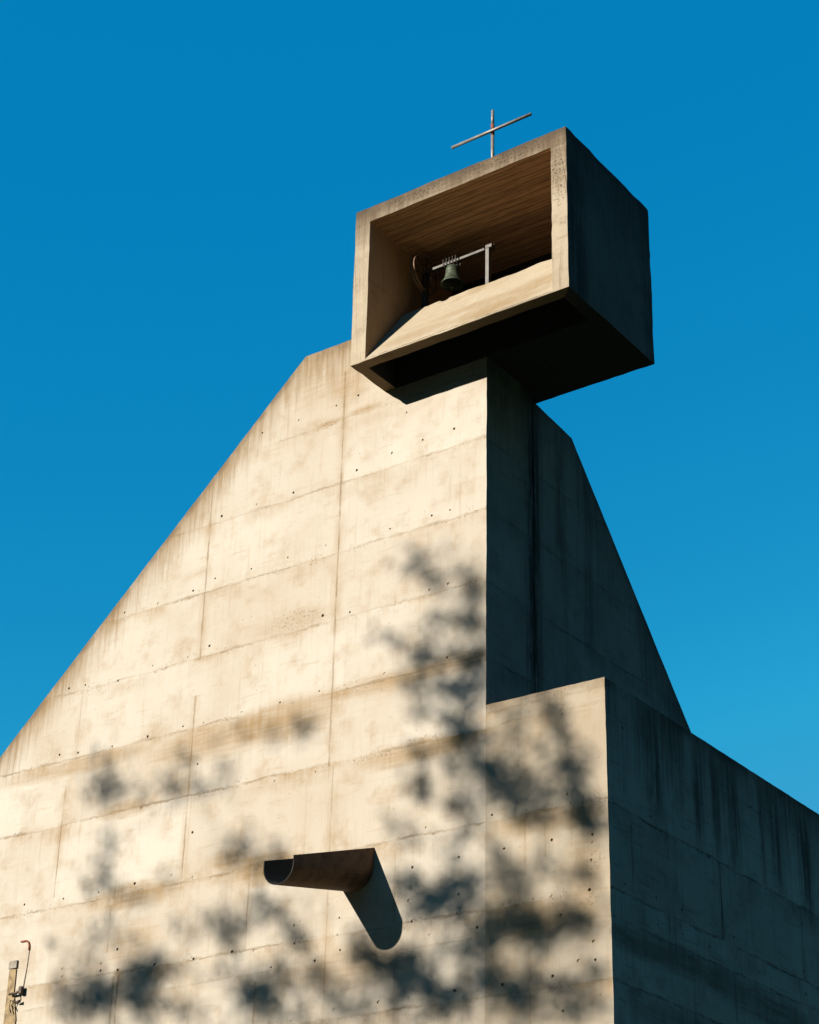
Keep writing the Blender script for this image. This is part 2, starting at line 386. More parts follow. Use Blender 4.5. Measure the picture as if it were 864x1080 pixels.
HOLES = [(-31.02, 11.96), (-30.99, 11.79), (-29.84, 11.94), (-29.84, 11.78), (-29.33, 11.73), (-29.39, 12.19), (-28.25, 11.71), (-29.05, 13.6), (-27.97, 13.62), (-30.13, 13.57), (-29.05, 15.34), (-33.06, 15.4), (-32.47, 13.63), (-31.22, 13.58), (-27.15, 11.69), (-26.09, 11.7), (-25.5, 11.64), (-25.02, 11.24), (-24.43, 11.65), (-24.47, 12.03), (-23.89, 11.23), (-23.26, 11.36), (-23.34, 11.68), (-23.31, 12.02), (-23.36, 10.19), (-27.45, 14.5), (-27.35, 13.49), (-21.6, 12.12), (-21.52, 11.69), (-21.08, 11.36), (-20.41, 12.07), (-20.45, 11.7), (-19.98, 11.36), (-19.35, 11.33), (-19.38, 11.71), (-19.11, 11.66), (-21.53, 12.78), (-20.42, 12.81), (-19.37, 12.81), (-19.65, 13.53), (-21.22, 13.54), (-22.27, 10.21), (-21.55, 10.21), (-20.49, 10.22), (-19.41, 10.21), (-18.12, 11.33), (-18.32, 10.23), (-18.3, 12.8), (-17.44, 12.27), (-17.41, 10.41), (-17.44, 10.75), (-17.41, 12.76), (-17.41, 12.6), (-17.85, 13.45), (-17.94, 13.64), (-17.76, 10.44), (-18.31, 11.72), (-17.5, 11.72), (-18.11, 9.57), (-26.25, 20.56), (-27.34, 20.6), (-28.0, 20.45), (-27.36, 18.9), (-28.0, 18.76), (-25.17, 17.05), (-24.09, 17.08), (-26.26, 17.05), (-27.36, 17.03), (-27.98, 17.07), (-24.09, 15.25), (-25.19, 15.25), (-24.09, 18.86), (-27.45, 16.07), (-24.09, 20.58), (-21.24, 18.76), (-22.35, 17.1), (-20.76, 17.1), (-23.34, 18.76), (-20.75, 18.78), (-25.07, 24.12), (-23.97, 24.16), (-23.34, 24.23), (-26.18, 24.13), (-25.12, 22.21), (-26.21, 22.22), (-27.28, 22.21), (-23.3, 22.26), (-25.18, 20.57), (-31.79, 18.82), (-31.86, 17.15), (-31.25, 17.08), (-30.15, 17.02), (-29.05, 17.04), (-29.09, 18.8), (-30.16, 18.66), (-31.25, 18.79), (-30.17, 20.42), (-29.09, 20.39), (-21.95, 23.33), (-22.32, 22.4), (-22.32, 20.51), (-21.21, 20.52), (-20.73, 20.52), (-21.49, 22.48), (-20.65, 22.5)]
front_outline = [(-19.8, 0.0), (-19.8, 15.85), (-19.8, 25.84), (X_APEX, Z_TOP), (-38.5, Z_TOP - (38.5 + X_APEX) * SLOPE), (-38.5, 0.0)]
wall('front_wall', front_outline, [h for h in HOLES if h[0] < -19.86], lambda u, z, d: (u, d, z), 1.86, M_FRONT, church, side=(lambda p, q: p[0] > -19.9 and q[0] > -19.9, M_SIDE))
annex = wall('annex_front_wall', [(-17.06, 0.0), (-17.06, 15.85), (-19.798, 15.85), (-19.798, 0.0)], [h for h in HOLES if h[0] > -19.74],
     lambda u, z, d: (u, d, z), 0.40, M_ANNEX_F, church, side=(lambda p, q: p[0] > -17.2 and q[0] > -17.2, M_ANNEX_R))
rr = random.Random(4)
rh = [(yy + rr.uniform(-.06, .06), zz + rr.uniform(-.05, .05)) for zz in (13.52, 12.95, 11.9, 11.45, 10.2, 15.0) for yy in (0.6, 1.7, 2.8, 3.9, 5.0, 6.1, 7.2, 8.3) if rr.random() < .62]
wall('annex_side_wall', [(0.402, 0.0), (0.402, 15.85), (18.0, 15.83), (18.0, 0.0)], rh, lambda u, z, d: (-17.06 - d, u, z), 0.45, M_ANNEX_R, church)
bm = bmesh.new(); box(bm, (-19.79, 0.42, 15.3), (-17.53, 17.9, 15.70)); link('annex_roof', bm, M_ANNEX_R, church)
# side of the tower: the profile falls away to the back
side_outline = [(1.90, 0.0), (1.90, 23.87), (3.59, 23.70), (20.0, 23.70 - 16.41 * 1.043), (26.0, 0.0)]
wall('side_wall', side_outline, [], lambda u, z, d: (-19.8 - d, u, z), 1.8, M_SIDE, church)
# recessed strip between front slab and side slab, and the return face of the front slab
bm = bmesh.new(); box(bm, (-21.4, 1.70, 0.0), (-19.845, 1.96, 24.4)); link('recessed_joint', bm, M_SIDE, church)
# ---- bell chamber: a concrete box, open to the front, hollow under the sill
def chamber():
    X0, X1, Y0, Y1, Z0, Z1 = -22.55, -16.88, -1.35, 2.30, 24.06, 28.23
    ix0, ix1, iz0, iz1, iy = -22.14, -17.27, 24.10, 27.82, 2.0
    SO = 1; SI = 2
    bm = bmesh.new()
    n = 26
    def edge_line(a, b, k):
        a, b = Vector(a), Vector(b)
        pts = []
        for i in range(k + 1):
            p = a.lerp(b, i / k)
            if 0 < i < k:
                q = Vector((noise.noise(p*2.1), noise.noise(p*2.1 + Vector((9, 0, 0))), noise.noise(p*2.1 + Vector((0, 9, 0)))))
                p = p + q * 0.006 + Vector([rnd.uniform(-.008, .008) for _ in range(3)])
            pts.append(p)
        return pts
    cache = {}
    def L(a, b):
        if (a, b) in cache: return cache[(a, b)]
        if (b, a) in cache: return cache[(b, a)][::-1]
        k = max(2, int((Vector(a) - Vector(b)).length / 0.2))
        def vert(p):
            key = tuple(round(c, 5) for c in p)
            if key not in cache: cache[key] = bm.verts.new(p)
            return cache[key]
        r = [vert(p) for p in edge_line(a, b, k)]
        cache[(a, b)] = r
        return r
    def poly(*pts):
        vs = []
        for i in range(len(pts)):
            vs += L(pts[i], pts[(i + 1) % len(pts)])[:-1]
        return bm.faces.new(vs)
    c = {(i, j, k): ((X0, X1)[i], (Y0, Y1)[j], (Z0, Z1)[k]) for i in (0, 1) for j in (0, 1) for k in (0, 1)}
    F = {(i, k): ((ix0, ix1)[i], Y0, (iz0, iz1)[k]) for i in (0, 1) for k in (0, 1)}
    B = {(i, k): ((ix0, ix1)[i], iy, (iz0, iz1)[k]) for i in (0, 1) for k in (0, 1)}
    # outer shell
    poly(c[0,0,1], c[1,0,1], c[1,1,1], c[0,1,1])
    poly(c[0,0,0], c[0,0,1], c[0,1,1], c[0,1,0], (X0, -0.02, Z0))
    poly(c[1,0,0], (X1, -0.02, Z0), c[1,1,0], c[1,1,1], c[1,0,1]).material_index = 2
    poly(c[0,1,0], c[0,1,1], c[1,1,1], c[1,1,0])
    # front frame
    poly(c[0,0,1], F[0,1], F[1,1], c[1,0,1])
    poly(c[0,0,0], F[0,0], F[0,1], c[0,0,1])
    poly(c[1,0,1], F[1,1], F[1,0], c[1,0,0])
    poly(c[0,0,0], c[1,0,0], F[1,0], F[0,0])
    # underside: a rim round a deep hollow in front of the wall, flat further back; shade of both painted black
    rx0, rx1, ry0, ry1, rz = -22.26, -17.18, -1.05, -0.02, 25.2
    Q0, Q1 = (X0, ry1, Z0), (X1, ry1, Z0)
    R0 = [(rx0, ry0, Z0), (rx1, ry0, Z0), (rx1, ry1, Z0), (rx0, ry1, Z0)]
    R1 = [(rx0, -0.50, rz), (rx1, -0.50, rz), (rx1, ry1, rz), (rx0, ry1, rz)]
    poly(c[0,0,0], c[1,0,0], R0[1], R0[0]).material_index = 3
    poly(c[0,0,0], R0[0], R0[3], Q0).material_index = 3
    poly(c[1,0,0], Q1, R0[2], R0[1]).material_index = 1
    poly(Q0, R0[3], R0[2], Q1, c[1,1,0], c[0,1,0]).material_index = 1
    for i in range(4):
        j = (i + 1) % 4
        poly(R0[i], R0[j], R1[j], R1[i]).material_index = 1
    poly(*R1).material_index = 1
    bmesh.ops.recalc_face_normals(bm, faces=bm.faces)
    sh = link('bell_chamber', bm, M_BOX, church); sh.data.materials.append(M_SHADE); sh.data.materials.append(M_BOXSIDE); sh.data.materials.append(M_RIM)
    # inner lining: side walls, back wall, floor
    bm = bmesh.new()
    e = 0.0
    v = {}
    for (i, k), p in F.items(): v['F', i, k] = bm.verts.new(p)
    for (i, k), p in B.items(): v['B', i, k] = bm.verts.new(p)
    for i in (0, 1):
        xx = F[i,0][0]
        e1 = bm.verts.new((xx, 0.12, 25.93)); e2 = bm.verts.new((xx, iy, 25.93))
        v['B',i,0].co = e2.co; bm.verts.remove(e2)
        bm.faces.new((v['F',i,0], v['F',i,1], v['B',i,1], v['B',i,0], e1))
    bm.faces.new((v['B',0,0], v['B',0,1], v['B',1,1], v['B',1,0])).material_index = 1
    lin = link('inner_wall', bm, M_DARKWALL, sh); lin.data.materials.append(M_SHADE)  # back wall near-black: its shade is in the colour
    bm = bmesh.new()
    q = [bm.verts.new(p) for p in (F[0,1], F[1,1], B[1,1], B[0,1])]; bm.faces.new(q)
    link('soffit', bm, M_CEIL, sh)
    # sloped sill, with a worn, wavy upper edge
    bm = bmesh.new()
    k = 48; rows = []
    for i in range(k + 1):
        x = ix0 + (ix1 - ix0) * i / k
        w = noise.noise(Vector((x*1.6, 3, 0))) * 0.035 + noise.noise(Vector((x*6, 5, 0))) * 0.012
        if abs(x + 20.95) < 0.10: w -= 0.05
        f1 = noise.noise(Vector((x*5, 1, 0))) * 0.008
        col = [(x, Y0 + 0.002, iz0 + 0.003 + f1)]
        for t in (0.15, 0.3, 0.5, 0.7, 0.9):
            b = noise.noise(Vector((x*1.3, t*3, 2))) * 0.012
            col.append((x, Y0 + 1.40*t, iz0 + 1.95*t + b))
        col += [(x, 0.03 , 26.02 + w), (x, 0.10, 26.03 + w), (x, 0.22, 25.95), (x, iy, 25.95)]
        rows.append([bm.verts.new(p) for p in col])
    for a, b in zip(rows, rows[1:]):
        for j in range(len(a) - 1):
            f = bm.faces.new((a[j], b[j], b[j+1], a[j+1]))
            if j >= len(a) - 3: f.material_index = 1
    bmesh.ops.recalc_face_normals(bm, faces=bm.faces)
    s = link('sloped_sill', bm, M_SILL, sh); s.data.materials.append(M_SHADE)  # floor behind the sill has its shade painted near-black
    return sh
chamber()

# ---- rain spout: a tapering half-round channel leaning out and down, open at its end
def spout():
    bm = bmesh.new()
    root = dict(x0=-23.43, x1=-22.48, z=13.34, b=12.50, y=-0.003)
    tip = dict(x0=-23.47, x1=-22.72, z=12.63, b=12.10, y=-2.25)
    def prof(s, inset):
        x0, x1 = s['x0'] + inset, s['x1'] - inset; r = (x1 - x0) / 2; cx = (x0 + x1) / 2
        zc = min(s['b'] + r + inset, s['z'] - 0.02)
        rz = zc - (s['b'] + inset)
        p = [(x0, s['z'])]
        for i in range(17):
            a = math.pi + math.pi * i / 16
            p.append((cx + r * math.cos(a), zc + rz * math.sin(a)))
        p.append((x1, s['z']))
        return p
    secs = []
    for t in [i / 10 for i in range(11)]:
        s = {k: root[k] + (tip[k] - root[k]) * t for k in root}
        o = [bm.verts.new((p[0], s['y'], p[1])) for p in prof(s, 0.0)]
        q = [bm.verts.new((p[0], s['y'], p[1])) for p in prof(s, 0.016)]
        secs.append((o, q))
    m = len(secs[0][0])
    for (o1, q1), (o2, q2) in zip(secs, secs[1:]):
        for i in range(m - 1):
            bm.faces.new((o1[i], o1[i+1], o2[i+1], o2[i])); bm.faces.new((q1[i], q2[i], q2[i+1], q1[i+1])).material_index = 1
        for i in (0, m - 1): bm.faces.new((o1[i], o2[i], q2[i], q1[i]))
    o, q = secs[-1]
    for i in range(m - 1): bm.faces.new((o[i], o[i+1], q[i+1], q[i])).material_index = 1
    bmesh.ops.recalc_face_normals(bm, faces=bm.faces)
    o = link('rain_spout', bm, M_SPOUT, church); o.data.materials.append(M_SHADE); return o  # channel inside and end rim: shade painted near-black
spout()

# ------------------------------------------------------------------ cross on the chamber roof
cross = thing('roof_cross', 'thin pale metal cross with a rusty joint standing on the roof of the bell box', 'cross', (-19.0, -1.0, 28.2))
bm = bmesh.new(); tube(bm, [(-19.0, -1.0, 28.15), (-19.0, -1.0, 29.22)], 0.040, 12); link('upright', bm, M_BARS, cross, True)
bm = bmesh.new(); tube(bm, [(-19.0, -1.0, 29.44), (-19.0, -1.0, 29.86)], [0.038, 0.034], 12); link('upright_tip', bm, M_BARS, cross, True)
bm = bmesh.new(); tube(bm, [(-19.0, -1.0, 29.14), (-19.0, -1.0, 29.46)], 0.043, 12); link('rusty_sleeve', bm, M_RUST, cross, True)
bm = bmesh.new(); tube(bm, [(-20.07, -1.065, 29.225), (-17.93, -1.065, 29.235)], 0.037, 12); link('crossbar', bm, M_BARS, cross, True)
bm = bmesh.new(); box(bm, (-19.08, -1.08, 28.215), (-18.92, -0.92, 28.245), 0.004); link('foot_plate', bm, M_RUST, cross)

# ------------------------------------------------------------------ bell and its frame
BX, BY, BZ = -21.10, 0.50, 26.74      # lip centre
bell = thing('church_bell', 'green bronze bell hanging inside the open concrete box above its bright sloping sill', 'bell', (BX, BY, BZ))
bm = bmesh.new()
outer = [(0.265, 0.0), (0.262, 0.02), (0.235, 0.06), (0.205, 0.11), (0.182, 0.18), (0.168, 0.27), (0.160, 0.36), (0.152, 0.43), (0.132, 0.475), (0.095, 0.50), (0.045, 0.51), (0.001, 0.512)]
inner = [(0.001, 0.47), (0.09, 0.46), (0.13, 0.40), (0.145, 0.27), (0.165, 0.15), (0.20, 0.07), (0.245, 0.0)]
lathe(bm, inner[:] + outer, (BX, BY, BZ), 48)
bmesh.ops.recalc_face_normals(bm, faces=bm.faces)
bb = link('bell_body', bm, M_BRONZE, bell, True)
for z in (0.10, 0.41):
    r = 0.214 if z < 0.2 else 0.158
    bm = bmesh.new()
    tube(bm, [(BX + r*math.cos(2*math.pi*k/40), BY + r*math.sin(2*math.pi*k/40), BZ + z) for k in range(41)], 0.007, 6, False)
    link('moulding', bm, M_BRONZE, bb, True)
bm = bmesh.new(); tube(bm, [(BX, BY, BZ + .46), (BX, BY, BZ + .06)], 0.014, 8)
bmesh.ops.create_icosphere(bm, subdivisions=2, radius=0.05, matrix=Matrix.Translation((BX, BY, BZ + 0.02)))
tube(bm, [(BX, BY, BZ - .02), (BX, BY, BZ - .10)], 0.016, 8)
link('clapper', bm, M_IRON, bell, True)
AX = 27.36                            # height of the swinging axis
bm = bmesh.new(); box(bm, (-21.72, BY - .04, AX - .04), (-20.20, BY + .04, AX + .03), 0.008)
yoke = link('yoke', bm, M_STEEL, bell)
for i in range(5):                    # bent straps that clamp the crown to the yoke
    x = BX - 0.17 + i * 0.085
    bm = bmesh.new(); tube(bm, [(x, BY - .05, BZ + .47), (x - .005, BY - .13, AX - .05), (x - .004, BY - .12, AX + .05), (x, BY - .04, AX + .115), (x + .01, BY + .05, AX + .11), (x + .01, BY + .08, AX), (x, BY + .05, BZ + .48)], 0.020, 7)
    link('strap', bm, M_STEEL, yoke, True)
for a, b in ((-21.66, -21.30), (-20.86, -20.54), (-20.50, -20.24)):
    bm = bmesh.new(); tube(bm, [(a, BY - .03, AX + .03), (a, BY - .03, AX + .095), (b, BY - .03, AX + .095), (b, BY - .03, AX + .03)], 0.010, 6)
    link('tie_rod', bm, M_STEEL, yoke, True)
bm = bmesh.new(); tube(bm, [(-21.92, BY, AX - .005), (-21.70, BY, AX - .005)], 0.030, 12); link('axle', bm, M_STEEL, bell, True)
bm = bmesh.new(); tube(bm, [(-20.22, BY, AX - .005), (-20.02, BY, AX - .005)], 0.030, 12)
link('axle', bm, M_STEEL, bell, True)
bm = bmesh.new()
WX, WR = -21.88, 0.50
for dx in (-.035, .035):
    tube(bm, [(WX + dx, BY + WR*math.cos(2*math.pi*k/48), AX - .03 + WR*math.sin(2*math.pi*k/48)) for k in range(49)], 0.024, 7, False)
wheel = link('bell_wheel', bm, M_WOODRIM, bell, True)
for k in range(6):
    bm = bmesh.new(); a = 2*math.pi*(k + .3)/6
    tube(bm, [(WX, BY, AX - .03), (WX, BY + (WR - .01)*math.cos(a), AX - .03 + (WR - .01)*math.sin(a))], 0.012, 6)
    link('spoke', bm, M_IRON, wheel, True)

fr = thing('bell_frame', 'grey steel frame post and bearing blocks carrying the bell yoke inside the concrete box', 'bell frame', (-21.0, 0.5, 25.95))
bm = bmesh.new(); box(bm, (-20.15, BY - .07, 26.16), (-20.055, BY + .03, AX + .06), 0.005); link('post', bm, M_POST, fr)
bm = bmesh.new(); box(bm, (-21.93, BY - .05, 26.16), (-21.80, BY + .06, AX - .06), 0.005); link('post', bm, M_IRON, fr)
bm = bmesh.new(); box(bm, (-20.15, BY - .08, AX - .045), (-19.97, BY + .08, AX + .05), 0.01); link('bearing_block', bm, M_STEEL, fr)
bm = bmesh.new(); box(bm, (-21.90, BY - .08, AX - .045), (-21.74, BY + .07, AX + .05), 0.01); link('bearing_block', bm, M_STEEL, fr)
bm = bmesh.new(); tube(bm, [(-21.86, BY - .07, AX + .02), (-21.93, BY - .075, AX + .24)], [0.014, 0.008], 8); link('stop_lever', bm, M_STEEL, fr, True)
bm = bmesh.new(); tube(bm, [(-21.69, BY - .07, AX - .16), (-21.67, BY - .07, AX - .42)], 0.017, 8); link('hammer_arm', bm, M_STEEL, fr, True)
bm = bmesh.new(); tube(bm, [(-19.98, BY, AX + .03), (-19.93, BY, AX + .045)], 0.025, 8); link('axle_nut', bm, M_IRON, fr, True)

for o in (bell, fr): o.location += Vector((.18, -.25, -.21))

# ------------------------------------------------------------------ things at the wall's lower left
M_PIER = plain('brown_render', (0.185, 0.135, 0.072), (0.10, 0.07, 0.036), 5, 0.9, 0.0, 0.5, 0.02)
M_CAPST = plain('pale_capstone', (0.17, 0.155, 0.13), (0.12, 0.10, 0.08), 5, 0.9, 0.0, 0.3, 0.01)
pier = thing('wall_pier', 'brown weathered pier with a pale cap at the far lower left of the wall', 'pier', (-33.0, -0.03, 0.0))
bm = bmesh.new()
pts = jitter([(-32.68, 0.0), (-32.45, 0.0), (-32.30, 11.0), (-32.46, 11.6), (-32.47, 12.14), (-32.68, 12.16)], 0.15, 0.012)
a = [bm.verts.new((p[0], -0.03, p[1])) for p in pts]; b = [bm.verts.new((p[0], -0.003, p[1])) for p in pts]
bm.faces.new(a); bm.faces.new(b[::-1])
for i in range(len(pts)):
    j = (i + 1) % len(pts); bm.faces.new((a[i], b[i], b[j], a[j]))
bmesh.ops.recalc_face_normals(bm, faces=bm.faces); link('shaft', bm, M_PIER, pier)
bm = bmesh.new(); box(bm, (-32.70, -0.05, 12.163), (-32.45, -0.003, 12.34), 0.006); link('cap', bm, M_CAPST, pier)
pipe = thing('wall_pipe', 'thin pale conduit with a rusty bent top running up the wall beside the brown pier', 'pipe', (-32.15, -0.04, 11.6))
bm = bmesh.new(); tube(bm, [(-32.20, -.012, 11.60), (-32.15, -.012, 12.1), (-32.13, -.012, 12.55)], 0.011, 8); link('conduit', bm, plain('conduit_paint', (0.225, 0.195, 0.16), (0.19, 0.145, 0.11), 8, 0.7), pipe, True)
bm = bmesh.new(); tube(bm, [(-32.13, -.02, 12.53), (-32.135, -.02, 12.63), (-32.17, -.02, 12.71), (-32.25, -.02, 12.76), (-32.42, -.02, 12.76)], 0.022, 8); link('bent_end', bm, M_RUST, pipe, True)
brk = thing('pipe_bracket', 'dark rusty bracket with tangled cable ends below the thin conduit', 'bracket', (-32.2, -0.06, 11.6))
bm = bmesh.new(); tube(bm, [(-32.52, -.10, 11.56), (-32.30, -.10, 11.57), (-32.16, -.09, 11.60)], 0.03, 8); link('arm', bm, M_IRON, brk, True)
bm = bmesh.new(); box(bm, (-32.22, -.13, 11.53), (-32.12, -.04, 11.70), 0.02); link('clamp', bm, M_IRON, brk)
bm = bmesh.new()
tube(bm, [(-32.3, -.1, 11.56), (-32.28, -.12, 11.48), (-32.36, -.1, 11.38), (-32.40, -.1, 11.30), (-32.34, -.1, 11.22)], 0.018, 6)
tube(bm, [(-32.36, -.1, 11.38), (-32.45, -.11, 11.42), (-32.46, -.1, 11.25), (-32.40, -.1, 11.14)], 0.016, 6)
link('cable', bm, M_IRON, brk, True)
bm = bmesh.new(); tube(bm, [(-32.30, -.09, 11.36), (-32.17, -.09, 11.37)], [0.018, 0.038], 8); link('plug', bm, M_IRON, brk, True)

# ------------------------------------------------------------------ ground
def ground_mat():
    N = NT('grass_ground')
    pos = N.n('ShaderNodeNewGeometry').outputs['Position']
    a = N.noise(pos, 0.15, 6, 0.65); b = N.noise(pos, 9.0, 5, 0.7)
    c = N.mix(N.ramp(a, 0.4, 0.6), rgb(0.016, 0.034, 0.014), rgb(0.026, 0.038, 0.018))
    c = N.mix(N.mul(N.ramp(b, 0.4, 0.7), 0.5), c, rgb(0.045, 0.055, 0.02))
    return N.out(c, 0.95, 0.0, b, 0.6, 0.05)
bm = bmesh.new()
bmesh.ops.create_grid(bm, x_segments=40, y_segments=40, size=3000)
g = link('ground', bm, ground_mat()); g['kind'] = 'structure'

# unseen wooded hills added right of and behind the viewer to cut sky light
def sky_blocker_hills():
    N = NT('sky_blocker_hillside'); pos = N.n('ShaderNodeNewGeometry').outputs['Position']
    f = N.noise(pos, 0.12, 6, 0.7)
    m = N.out(N.mix(N.ramp(f, .35, .65), rgb(.012, .026, .012), rgb(.026, .05, .022)), 0.95, 0, f, 1.0, 1.5)
    bm = bmesh.new(); rows = []
    na, nr = 150, 22
    for i in range(na + 1):
        az = math.radians(-2 + 285 * i / na)             # compass heading from +Y towards +X
        e = min(1, i / 18, (na - i) / 18); e = e * e * (3 - 2 * e)
        to_sun = abs((math.degrees(az) - 203.6))
        H = 112 if to_sun > 32 else 36 + 76 * max(0, (to_sun - 14) / 18)
        row = []
        for j in range(nr + 1):
            r = 62 + 190 * j / nr
            t = min(1, j / (nr * .45)); t = t * t * (3 - 2 * t)
            n = noise.fractal(Vector((math.sin(az)*r*.03, math.cos(az)*r*.03, 3)), 1, 2, 4)
            row.append(bm.verts.new((math.sin(az)*r - 8, math.cos(az)*r - 10, H * t * e * (.94 + .12 * n) - .6)))
        rows.append(row)
    for a, b in zip(rows, rows[1:]):
        for j in range(nr): bm.faces.new((a[j], a[j+1], b[j+1], b[j]))
    bmesh.ops.recalc_face_normals(bm, faces=bm.faces)
    o = link('sky_blocker_hills', bm, m, None, True); o['kind'] = 'structure'
sky_blocker_hills()

# ------------------------------------------------------------------ the tree whose crown shades the wall
BLOBS = [(-21.55, 19.56, 0.15, 0.23, 0.5), (-21.27, 19.04, 0.22, 0.18, 0.6), (-20.46, 18.98, 0.26, 0.18, 0.6), (-20.1, 18.34, 0.19, 0.33, 1.0), (-20.17, 17.76, 0.31, 0.15, 0.9), (-20.93, 17.92, 0.29, 0.28, 0.6), (-22.28, 18.03, 0.15, 0.13, 0.3), (-21.18, 17.31, 0.19, 0.15, 0.5), (-21.39, 17.0, 0.36, 0.15, 0.45), (-20.09, 16.98, 0.3, 0.17, 0.85), (-20.72, 16.35, 0.21, 0.15, 1.0), (-20.36, 16.23, 0.26, 0.14, 1.0), (-20.02, 16.34, 0.21, 0.14, 1.0), (-21.42, 16.08, 0.26, 0.15, 0.8), (-20.1, 15.07, 0.3, 0.34, 1.2), (-21.4, 15.07, 0.19, 0.16, 0.4), (-20.27, 15.53, 0.3, 0.14, 0.5), (-21.31, 14.33, 0.21, 0.28, 0.6), (-19.41, 13.98, 0.4, 0.27, 1.0), (-20.25, 13.82, 0.34, 0.25, 0.85), (-19.11, 15.49, 0.33, 0.16, 0.6), (-18.15, 15.33, 0.15, 0.26, 0.7), (-18.1, 14.81, 0.21, 0.21, 0.7), (-17.79, 14.17, 0.23, 0.29, 1.1), (-17.64, 13.35, 0.21, 0.35, 1.1), (-17.45, 12.86, 0.18, 0.26, 1.1), (-18.45, 13.71, 0.3, 0.15, 0.5), (-18.84, 13.38, 0.32, 0.17, 0.9), (-21.52, 12.45, 0.25, 0.19, 1.0), (-20.7, 12.23, 0.34, 0.28, 1.1), (-20.13, 12.23, 0.29, 0.21, 0.9), (-21.03, 11.9, 0.34, 0.21, 1.0), (-20.41, 11.81, 0.33, 0.2, 1.0), (-19.24, 12.28, 0.28, 0.33, 0.8), (-17.57, 12.04, 0.24, 0.16, 0.5), (-18.92, 11.21, 0.36, 0.22, 1.0), (-18.49, 11.01, 0.39, 0.27, 1.1), (-19.79, 11.15, 0.37, 0.2, 1.0), (-20.22, 10.83, 0.28, 0.24, 0.9), (-21.59, 10.92, 0.29, 0.2, 1.0), (-21.36, 10.5, 0.47, 0.2, 1.0), (-20.78, 10.07, 0.55, 0.23, 1.1), (-19.79, 10.31, 0.36, 0.2, 0.9), (-18.93, 10.12, 0.47, 0.19, 0.9), (-18.18, 10.11, 0.4, 0.16, 0.8), (-17.75, 11.14, 0.28, 0.16, 0.6), (-19.25, 9.89, 0.44, 0.19, 0.8), (-17.45, 11.18, 0.22, 0.12, 0.7), (-17.69, 9.63, 0.39, 0.15, 0.5), (-22.42, 11.01, 0.26, 0.26, 1.0), (-21.72, 10.62, 0.34, 0.2, 1.0), (-19.41, 11.45, 0.28, 0.16, 0.9), (-18.78, 11.43, 0.29, 0.16, 0.8), (-30.26, 16.12, 0.3, 0.33, 1.0), (-30.1, 15.8, 0.54, 0.25, 0.7), (-29.96, 14.68, 0.21, 0.34, 0.9), (-30.18, 13.95, 0.33, 0.29, 1.0), (-27.89, 15.62, 0.31, 0.25, 0.85), (-26.93, 15.59, 0.55, 0.31, 0.5), (-26.24, 13.83, 0.45, 0.23, 0.9), (-25.77, 13.84, 0.24, 0.15, 0.8), (-26.38, 12.35, 0.34, 0.27, 0.9), (-26.16, 11.92, 0.23, 0.22, 1.0), (-25.31, 12.5, 0.23, 0.22, 0.8), (-29.71, 12.7, 0.35, 0.28, 0.7), (-30.45, 12.27, 0.47, 0.26, 0.5), (-30.14, 11.44, 0.55, 0.31, 0.7), (-30.49, 11.11, 0.61, 0.27, 1.0), (-29.62, 11.17, 0.48, 0.31, 1.0), (-28.6, 11.39, 0.42, 0.39, 1.2), (-28.55, 10.92, 0.41, 0.35, 1.2), (-28.16, 11.82, 0.39, 0.19, 0.6), (-28.91, 11.7, 0.34, 0.21, 0.9), (-25.35, 10.67, 0.43, 0.29, 0.9), (-24.85, 10.93, 0.35, 0.23, 0.6), (-24.34, 11.79, 0.22, 0.22, 1.0), (-23.9, 10.89, 0.27, 0.29, 0.9), (-25.07, 10.9, 0.45, 0.17, 0.6), (-25.58, 10.69, 0.33, 0.25, 0.8), (-22.59, 11.21, 0.23, 0.23, 0.8), (-18.75, 14.22, 0.22, 0.15, 0.4), (-19.63, 14.39, 0.31, 0.2, 0.6), (-18.45, 12.47, 0.29, 0.18, 0.3), (-23.63, 12.22, 0.19, 0.16, 0.4), (-24.61, 10.28, 0.39, 0.15, 0.7), (-27.15, 10.53, 0.53, 0.16, 0.5), (-22.94, 10.12, 0.42, 0.18, 0.6)]
def leaf_mat():
    N = NT('leaves')
    pos = N.n('ShaderNodeNewGeometry').outputs['Position']
    f = N.noise(pos, 1.3, 3)
    return N.out(N.mix(f, rgb(0.045, 0.075, 0.02), rgb(0.10, 0.12, 0.035)), 0.6)
M_LEAF = leaf_mat()
M_BARK = plain('bark', (0.11, 0.08, 0.055), (0.055, 0.04, 0.028), 5, 0.9, 0, 0.6, 0.03)
